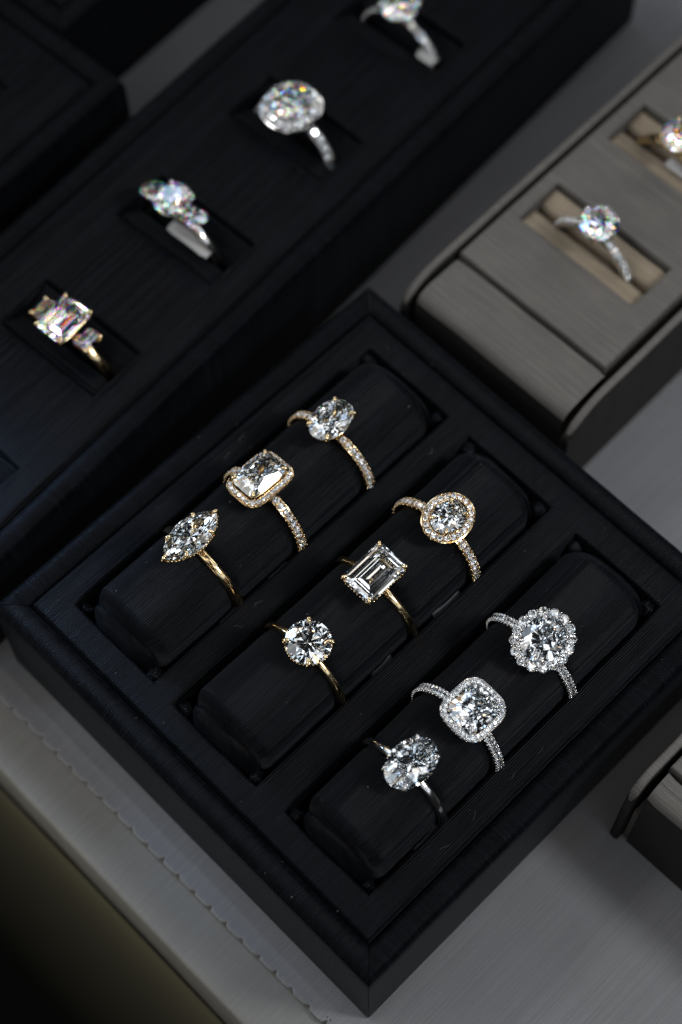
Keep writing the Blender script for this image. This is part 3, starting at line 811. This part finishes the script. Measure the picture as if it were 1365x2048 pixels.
def ring_round_halo():
    c = to2(114.8, 18.8)
    t = ring_root('silver halo ring with a big round diamond and graduated stones down its band', GS, (c[0], c[1], -5.5), R(-2), R(0), A2)
    ol = ell(4.15, 4.0, e=2.5)
    b = shank(t, M_SILVER, 2.2, 1.5, channel=True); pave(b, M_SILVER, 2.2, 1.95, 0.42, 1.9, 1.5)
    halo(t, M_SILVER, ol, 0.75, 1.9, ZG-1.5, tilt=0.5)
    st = basket(t, M_SILVER, ol, ZG, low=0.6); q = 4.0*.7071
    prongs(st, M_SILVER, [(q, q), (-q, q), (q, -q), (-q, -q)], ZG, 0.6, r=0.34)
    stone(t, stone_mesh('round_cut', brilliant(ol, 8, phase=.2), M_FIRE), ZG)
def ring_round_far():
    c = to2(146.9, 18.0)
    t = ring_root('silver ring with a round diamond cut off by the top edge of the picture', GS, (c[0], c[1], -5.5), R(-2), R(0), A2)
    ol = ell(4.1, 4.1)
    b = shank(t, M_SILVER, 1.9, 1.4, channel=True); pave(b, M_SILVER, 1.9, 1.5, 0.42, 1.3, 1.4)
    st = basket(t, M_SILVER, ol, ZG, low=0.6); q = 4.1*.7071
    prongs(st, M_SILVER, [(q, q), (-q, q), (q, -q), (-q, -q)], ZG, 0.7, r=0.36)
    stone(t, stone_mesh('round_cut', brilliant(ol, 8, phase=.5), M_FIRE), ZG)
for fn in (ring_three_emerald, ring_three_pear, ring_round_halo, ring_round_far): fn()

# ------------------------------------------------------------------ grey trays
def grey_tray(label, pos, ang, length, slots, wide=43.4, bar=13.4):
    """open ended tray: two side walls with rounded fronts, a front bar, a panel with tan foam slots"""
    t = tag(empty('ring_tray', (pos[0], pos[1], -28), (0, 0, ang)), label, 'ring tray', 'grey cloth trays')
    up = Vector((0, 0, 28))*S
    # side walls: profile in XZ with a rounded front top corner
    sil = [(0.0, -27.9), (0.0, -6.5)]
    for k in range(1, 13):
        a = math.pi/2*k/12; sil.append(((bar-2)*(1-math.cos(a)), -6.5+6.8*math.sin(a)))
    sil += [(bar-2+(length-bar+2)*i/12, 0.3) for i in range(1, 13)]
    for y0, y1 in ((0.0, 1.7), (wide-1.7, wide)):
        mb = MB(); P, UV = [], []
        for yy, dz, dx in ((y0, -27, 0), (y0, -0.55, .3), (y0+.25, -.15, .1), ((y0+y1)/2, 0.0, 0), (y1-.25, -.15, .1), (y1, -0.55, .3), (y1, -27, 0)):
            row, ru = [], []
            for i, (x, z) in enumerate(sil):
                zz = -27.9 if dz == -27 else max(-27.9, z+dz)
                xx = x+dx if dz != -27 else x
                row.append(wob(xx, yy, zz, 0.12 if dz != -27 else 0.0, 0.12)); ru.append((yy*1.0, x-z*0.3))
            P.append(row); UV.append(ru)
        mb.grid(P, UV, flip=False); o = mb.build('side_wall', M_GREY_SHADED, t, auto=60); o.location = up  # shade on the walls is painted: darker copy of the tray cloth
        pb = MB(); pb.tube([wob(x+.1, (y0+y1)/2, z-.2, 0.12, 0.12) for x, z in sil[3:]], [0.82*min(1, .5+k*.17) for k in range(len(sil)-3)], 10, flat=0.62)
        pb.uv = [[(pb.v[i][1]+pb.v[i][2], pb.v[i][0]) for i in f] for f in pb.f]
        pb.build('piping', M_GREY, o)
    # front bar
    prof = [(bar, -12), (bar, -0.7), (bar-.3, -0.15), (bar-.9, 0.05), (bar*.67, 0.0), (5, -0.12), (3.4, -0.3), (2.4, -0.75), (1.75, -1.5), (1.45, -2.4)]
    mb = MB(); P, UV = [], []
    arc = [0]
    for a, b in zip(prof, prof[1:]): arc.append(arc[-1]+math.hypot(b[0]-a[0], b[1]-a[1]))
    n = 24
    for i in range(n+1):
        y = 2.9+(wide-6.0)*i/n; e = min(i, n-i)
        P.append([wob(x + (0.3 if e == 0 and x < 12 else 0), y, z - (0.5 if e == 0 else 0.12 if e == 1 else 0), 0.22, 0.12) for x, z in prof]); UV.append([(y, q) for q in arc])
    mb.grid(P, UV, flip=False)
    o = mb.build('front_bar', M_GREY, t, auto=60); o.location = up
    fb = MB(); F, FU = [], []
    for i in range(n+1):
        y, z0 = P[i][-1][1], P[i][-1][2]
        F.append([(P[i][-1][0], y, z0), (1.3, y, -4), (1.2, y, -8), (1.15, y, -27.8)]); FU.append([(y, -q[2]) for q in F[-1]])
    fb.grid(F, FU, flip=False); fb.build('front_face', M_GREY_SHADED, o)  # same cloth as the bar, its shade put into the colour
    p = holed_panel('slot_panel', bar+0.9, length, 3.8, wide-2.6, slots, t, M_GREY, z=0.2, depth=10, lip=0.5, step=4, rib_axis='y', outer_depth=12, amp=0.1)
    p.location = up
    slot_pads(t, p, slots, M_TAN, 'y', -1.5, 0.75, 0.5, 9)
    mb = MB(); box(mb, 1.5, length, 2.0, wide-2.0, -27.6, -12); mb.build('base', M_GREY, t, smooth=False).location = up
    return t
AG = R(1.2)
GP = (93.6, 40.6)
grey_tray('grey brown cloth tray whose slots are lined with tan foam', GP, AG, 120, [(28.2+26.3*k, 39.6+26.3*k, 9.0, 37.8) for k in range(3)])
grey_tray('grey cloth tray cut off by the right edge, only its front corner showing', (50.4, -55.9), R(1.0), 90, [(28.2+26.3*k, 39.6+26.3*k, 9.0, 37.8) for k in range(2)], bar=7.0)
def toG(lx, ly): c, s_ = math.cos(AG), math.sin(AG); return (GP[0]+lx*c-ly*s_, GP[1]+lx*s_+ly*c)
GG = 'rings in the tan foam slots'
def ring_sparkle():
    c = toG(33.9, 23.6)
    t = ring_root('silver ring with a round six claw diamond and jewelled band, in tan foam', GG, (c[0], c[1], -6.5), R(1), R(0), AG)
    ol = ell(3.8, 3.8)
    b = shank(t, M_SILVER, 1.8, 1.4, channel=True); pave(b, M_SILVER, 1.8, 1.3, 0.36, 1.9, 1.4)
    st = basket(t, M_SILVER, ol, ZG, low=0.6)
    prongs(st, M_SILVER, [(3.8*math.cos(k*math.pi/3+.3), 3.8*math.sin(k*math.pi/3+.3)) for k in range(6)], ZG, 0.7, r=0.33)
    stone(t, stone_mesh('round_cut', brilliant(ol, 8, phase=.3), M_FIRE), ZG)
def ring_gold_edge():
    c = toG(60.2, 25.0)
    t = ring_root('gold ring with a round diamond cut off by the right edge of the picture', GG, (c[0], c[1], -6.5), R(0), R(0), AG)
    ol = ell(3.9, 3.9)
    shank(t, M_GOLD, 2.2, 1.5, 2.6)
    st = basket(t, M_GOLD, ol, ZG, low=0.6); q = 3.9*.7071
    prongs(st, M_GOLD, [(q, q), (-q, q), (q, -q), (-q, -q)], ZG, 0.7, r=0.36)
    stone(t, stone_mesh('round_cut', brilliant(ol, 8, phase=.1), M_FIRE), ZG)
ring_sparkle(); ring_gold_edge()

# ------------------------------------------------------------------ tags hanging on the rings
def tag_strip(label, centre, size, yaw, pitch, mat, bend=0.4, roll=0.0, group=None):
    L_, W_ = size; mb = MB(); P, UV = [], []
    for i in range(9):
        t = i/8-0.5; ww = W_/2*(1 if abs(t) < .45 else .75)
        P.append([(t*L_, -ww, bend*(1-4*t*t)), (t*L_, ww, bend*(1-4*t*t)), (t*L_, ww, bend*(1-4*t*t)-.10), (t*L_, -ww, bend*(1-4*t*t)-.10), (t*L_, -ww, bend*(1-4*t*t))]); UV.append([(0, 0)]*5)
    mb.grid(P, UV); mb.add(P[0][:4], [(0, 1, 2, 3)]); mb.add(P[-1][:4], [(3, 2, 1, 0)])
    o = mb.build('ring_tag', mat, None, loc=centre, rot=(roll, pitch, yaw), auto=40)
    return tag(o, label, 'tag', group)
c = to2(81.4, 20.2)
tag_strip('white paper tag in the slot of the pear sided ring', (72.2, 121.0, -0.2), (10.5, 2.5), R(94), 0, M_TAG, bend=0.9, roll=R(-14))
tag_strip('white tag below the ring at the top edge of the picture', (136.2, 119.2, 0.0), (4.2, 1.8), R(94), 0, M_TAG, roll=R(-35))
tag_strip('pale tag under the gold ring at the right edge', (151.9, 64.6, -0.6), (6.0, 1.8), R(92), 0, M_TAG, roll=R(-20))
GT2 = 'grey tags showing beside the rolls'
tag_strip('grey tag beside the upper left roll, below the radiant ring', (36.0, 57.6+1.0, -2.2), (4.5, 2.0), R(2), 0, M_GTAG, roll=R(60), group=GT2)
tag_strip('small grey tag beside the upper left roll, below the marquise ring', (23.8, 57.6+1.0, -2.2), (4, 2.0), R(4), 0, M_GTAG, roll=R(60), group=GT2)
tag_strip('grey tag beside the centre roll, below the oval halo ring', (52.6, 32.7, -1.6), (6.5, 2.4), R(-2), 0, M_GTAG, roll=R(62), group=GT2)
tag_strip('grey tag beside the centre roll, below the step cut ring', (36.3, 32.6, -2.0), (5, 2.4), R(3), 0, M_GTAG, roll=R(60), group=GT2)
tag_strip('grey tag beside the right roll, below the plain silver ring', (19.6, 5.9, -1.6), (6.0, 1.6), R(5), R(6), M_GTAG, roll=R(55), group=GT2)

# ------------------------------------------------------------------ table, case front, floor
TZ = -28.0
mb = MB(); P, UV = [], []
ys = [-160+0.5*i for i in range(int(560/0.5)+1)]
def hem(y):                      # pinked edge: arcs meeting in small notches
    ph = ((y/4.15) % 1.0); q = min(1.0, min(ph, 1-ph)/0.13)
    return -10.6 - 0.95*q - 0.05*math.sin(math.pi*ph) + 0.25*mnoise.noise(Vector((y*0.06, 3, 0))) - 0.012*(y-40)
for y in ys:
    x0 = hem(y); notch = ((y/4.15) % 1.0); lift = 0.75*math.exp(-((min(notch, 1-notch))/0.09)**2)
    row = [(x0+0.35, y, TZ-1.45), (x0-0.02, y, TZ-0.35), (x0+0.08, y, TZ-0.05), (x0+0.4, y, TZ+0.06), (x0+1.0, y, TZ)]
    row += [(x, y, TZ+0.12*math.exp(-((x+7.9+0.3*mnoise.noise(Vector((y*.05, 0, 0))))/0.5)**2)) for x in (-9.6, -8.9, -8.4, -7.9, -7.4, -6.8, -5)]
    row += [(0, y, TZ), (40, y, TZ), (120, y, TZ), (420, y, TZ)]
    P.append(row); UV.append([(p[0], p[1]) for p in row])
mb.grid(P, UV, flip=True)
tag(mb.build('table_cloth', M_TABLE, auto=60), 'grey woven cloth with a pinked edge covering the display table', kind='structure')
mb = MB()
prof = [(-5, TZ-1.5), (-15, TZ-1.5), (-19.6, TZ-1.5), (-20.4, TZ-1.65), (-20.9, TZ-2.0), (-21.1, TZ-2.7), (-21.15, TZ-24), (-20.6, TZ-25)]
P, UV = [], []
for i in range(113):
    y = -160+5*i; P.append([wob(x, y, z, 0.15, 0.05) for x, z in prof]); UV.append([(x-z, y) for x, z in prof])
mb.grid(P, UV, flip=False)
tag(mb.build('table_edge', M_BAND, auto=70), 'pale grey cloth covered board at the edge of the table', kind='structure')
mb = MB()
v = [(-21.6, -400, TZ-25), (-21.6, 600, TZ-25), (-21.6, 600, -900), (-21.6, -400, -900)]
mb.add(v, [(0, 1, 2, 3)]); tag(mb.build('case_front', M_OLIVE, smooth=False), 'olive front panel of the display case below the table edge', kind='structure')
mb = MB(); v = [(-2500, -2500, -899), (2500, -2500, -899), (2500, 2500, -899), (-2500, 2500, -899)]
mb.add(v, [(0, 1, 2, 3)]); tag(mb.build('floor', M_FLOOR, smooth=False), 'dark shop floor far below', kind='structure')

# specks of lint on the cloth
mb = MB()
for i in range(120):
    x, y = rnd.uniform(-4, 88), rnd.uniform(-4, 89)
    z = 0.32 if -0.2 < x < 85.2 and -0.2 < y < 84.8 else -0.1
    for (x0, x1, y0, y1), yc in zip([(5.8, 79.4, 58.35, 79.0), (5.4, 79.1, 32.3, 52.8), (5.8, 78.5, 5.7, 25.7)], (Y1, Y2, Y3)):
        if x0-.5 < x < x1+.5 and y0-.5 < y < y1+.5:
            dy = (y-yc)/8.75; z = None
            if abs(dy) < 0.8 and x0+4 < x < x1-5: z = 8.5*(1-abs(dy)**2.3)**0.45-0.1
    if z is None: continue
    r_ = rnd.choice([.04, .05, .05, .06, .07, .1])
    mb.ball((x, y, z), r_, 5, 4, (rnd.uniform(.7, 1.6), rnd.uniform(.7, 1.6), .7))
for i in range(9):               # a few loose fibres
    x, y = rnd.uniform(6, 80), rnd.choice([3.0, 29.0, 55.5, 81.5])+rnd.uniform(-1, 1); a = rnd.uniform(0, 6.28); pts = []
    for k in range(7):
        pts.append((x, y, 0.36+0.12*math.sin(k))); a += rnd.uniform(-.7, .7); x += 0.3*math.cos(a); y += 0.3*math.sin(a)
    mb.tube(pts, 0.018, 4)
tag(mb.build('lint', M_LINT), 'tiny pale specks of lint on the black cloth', kind='stuff')
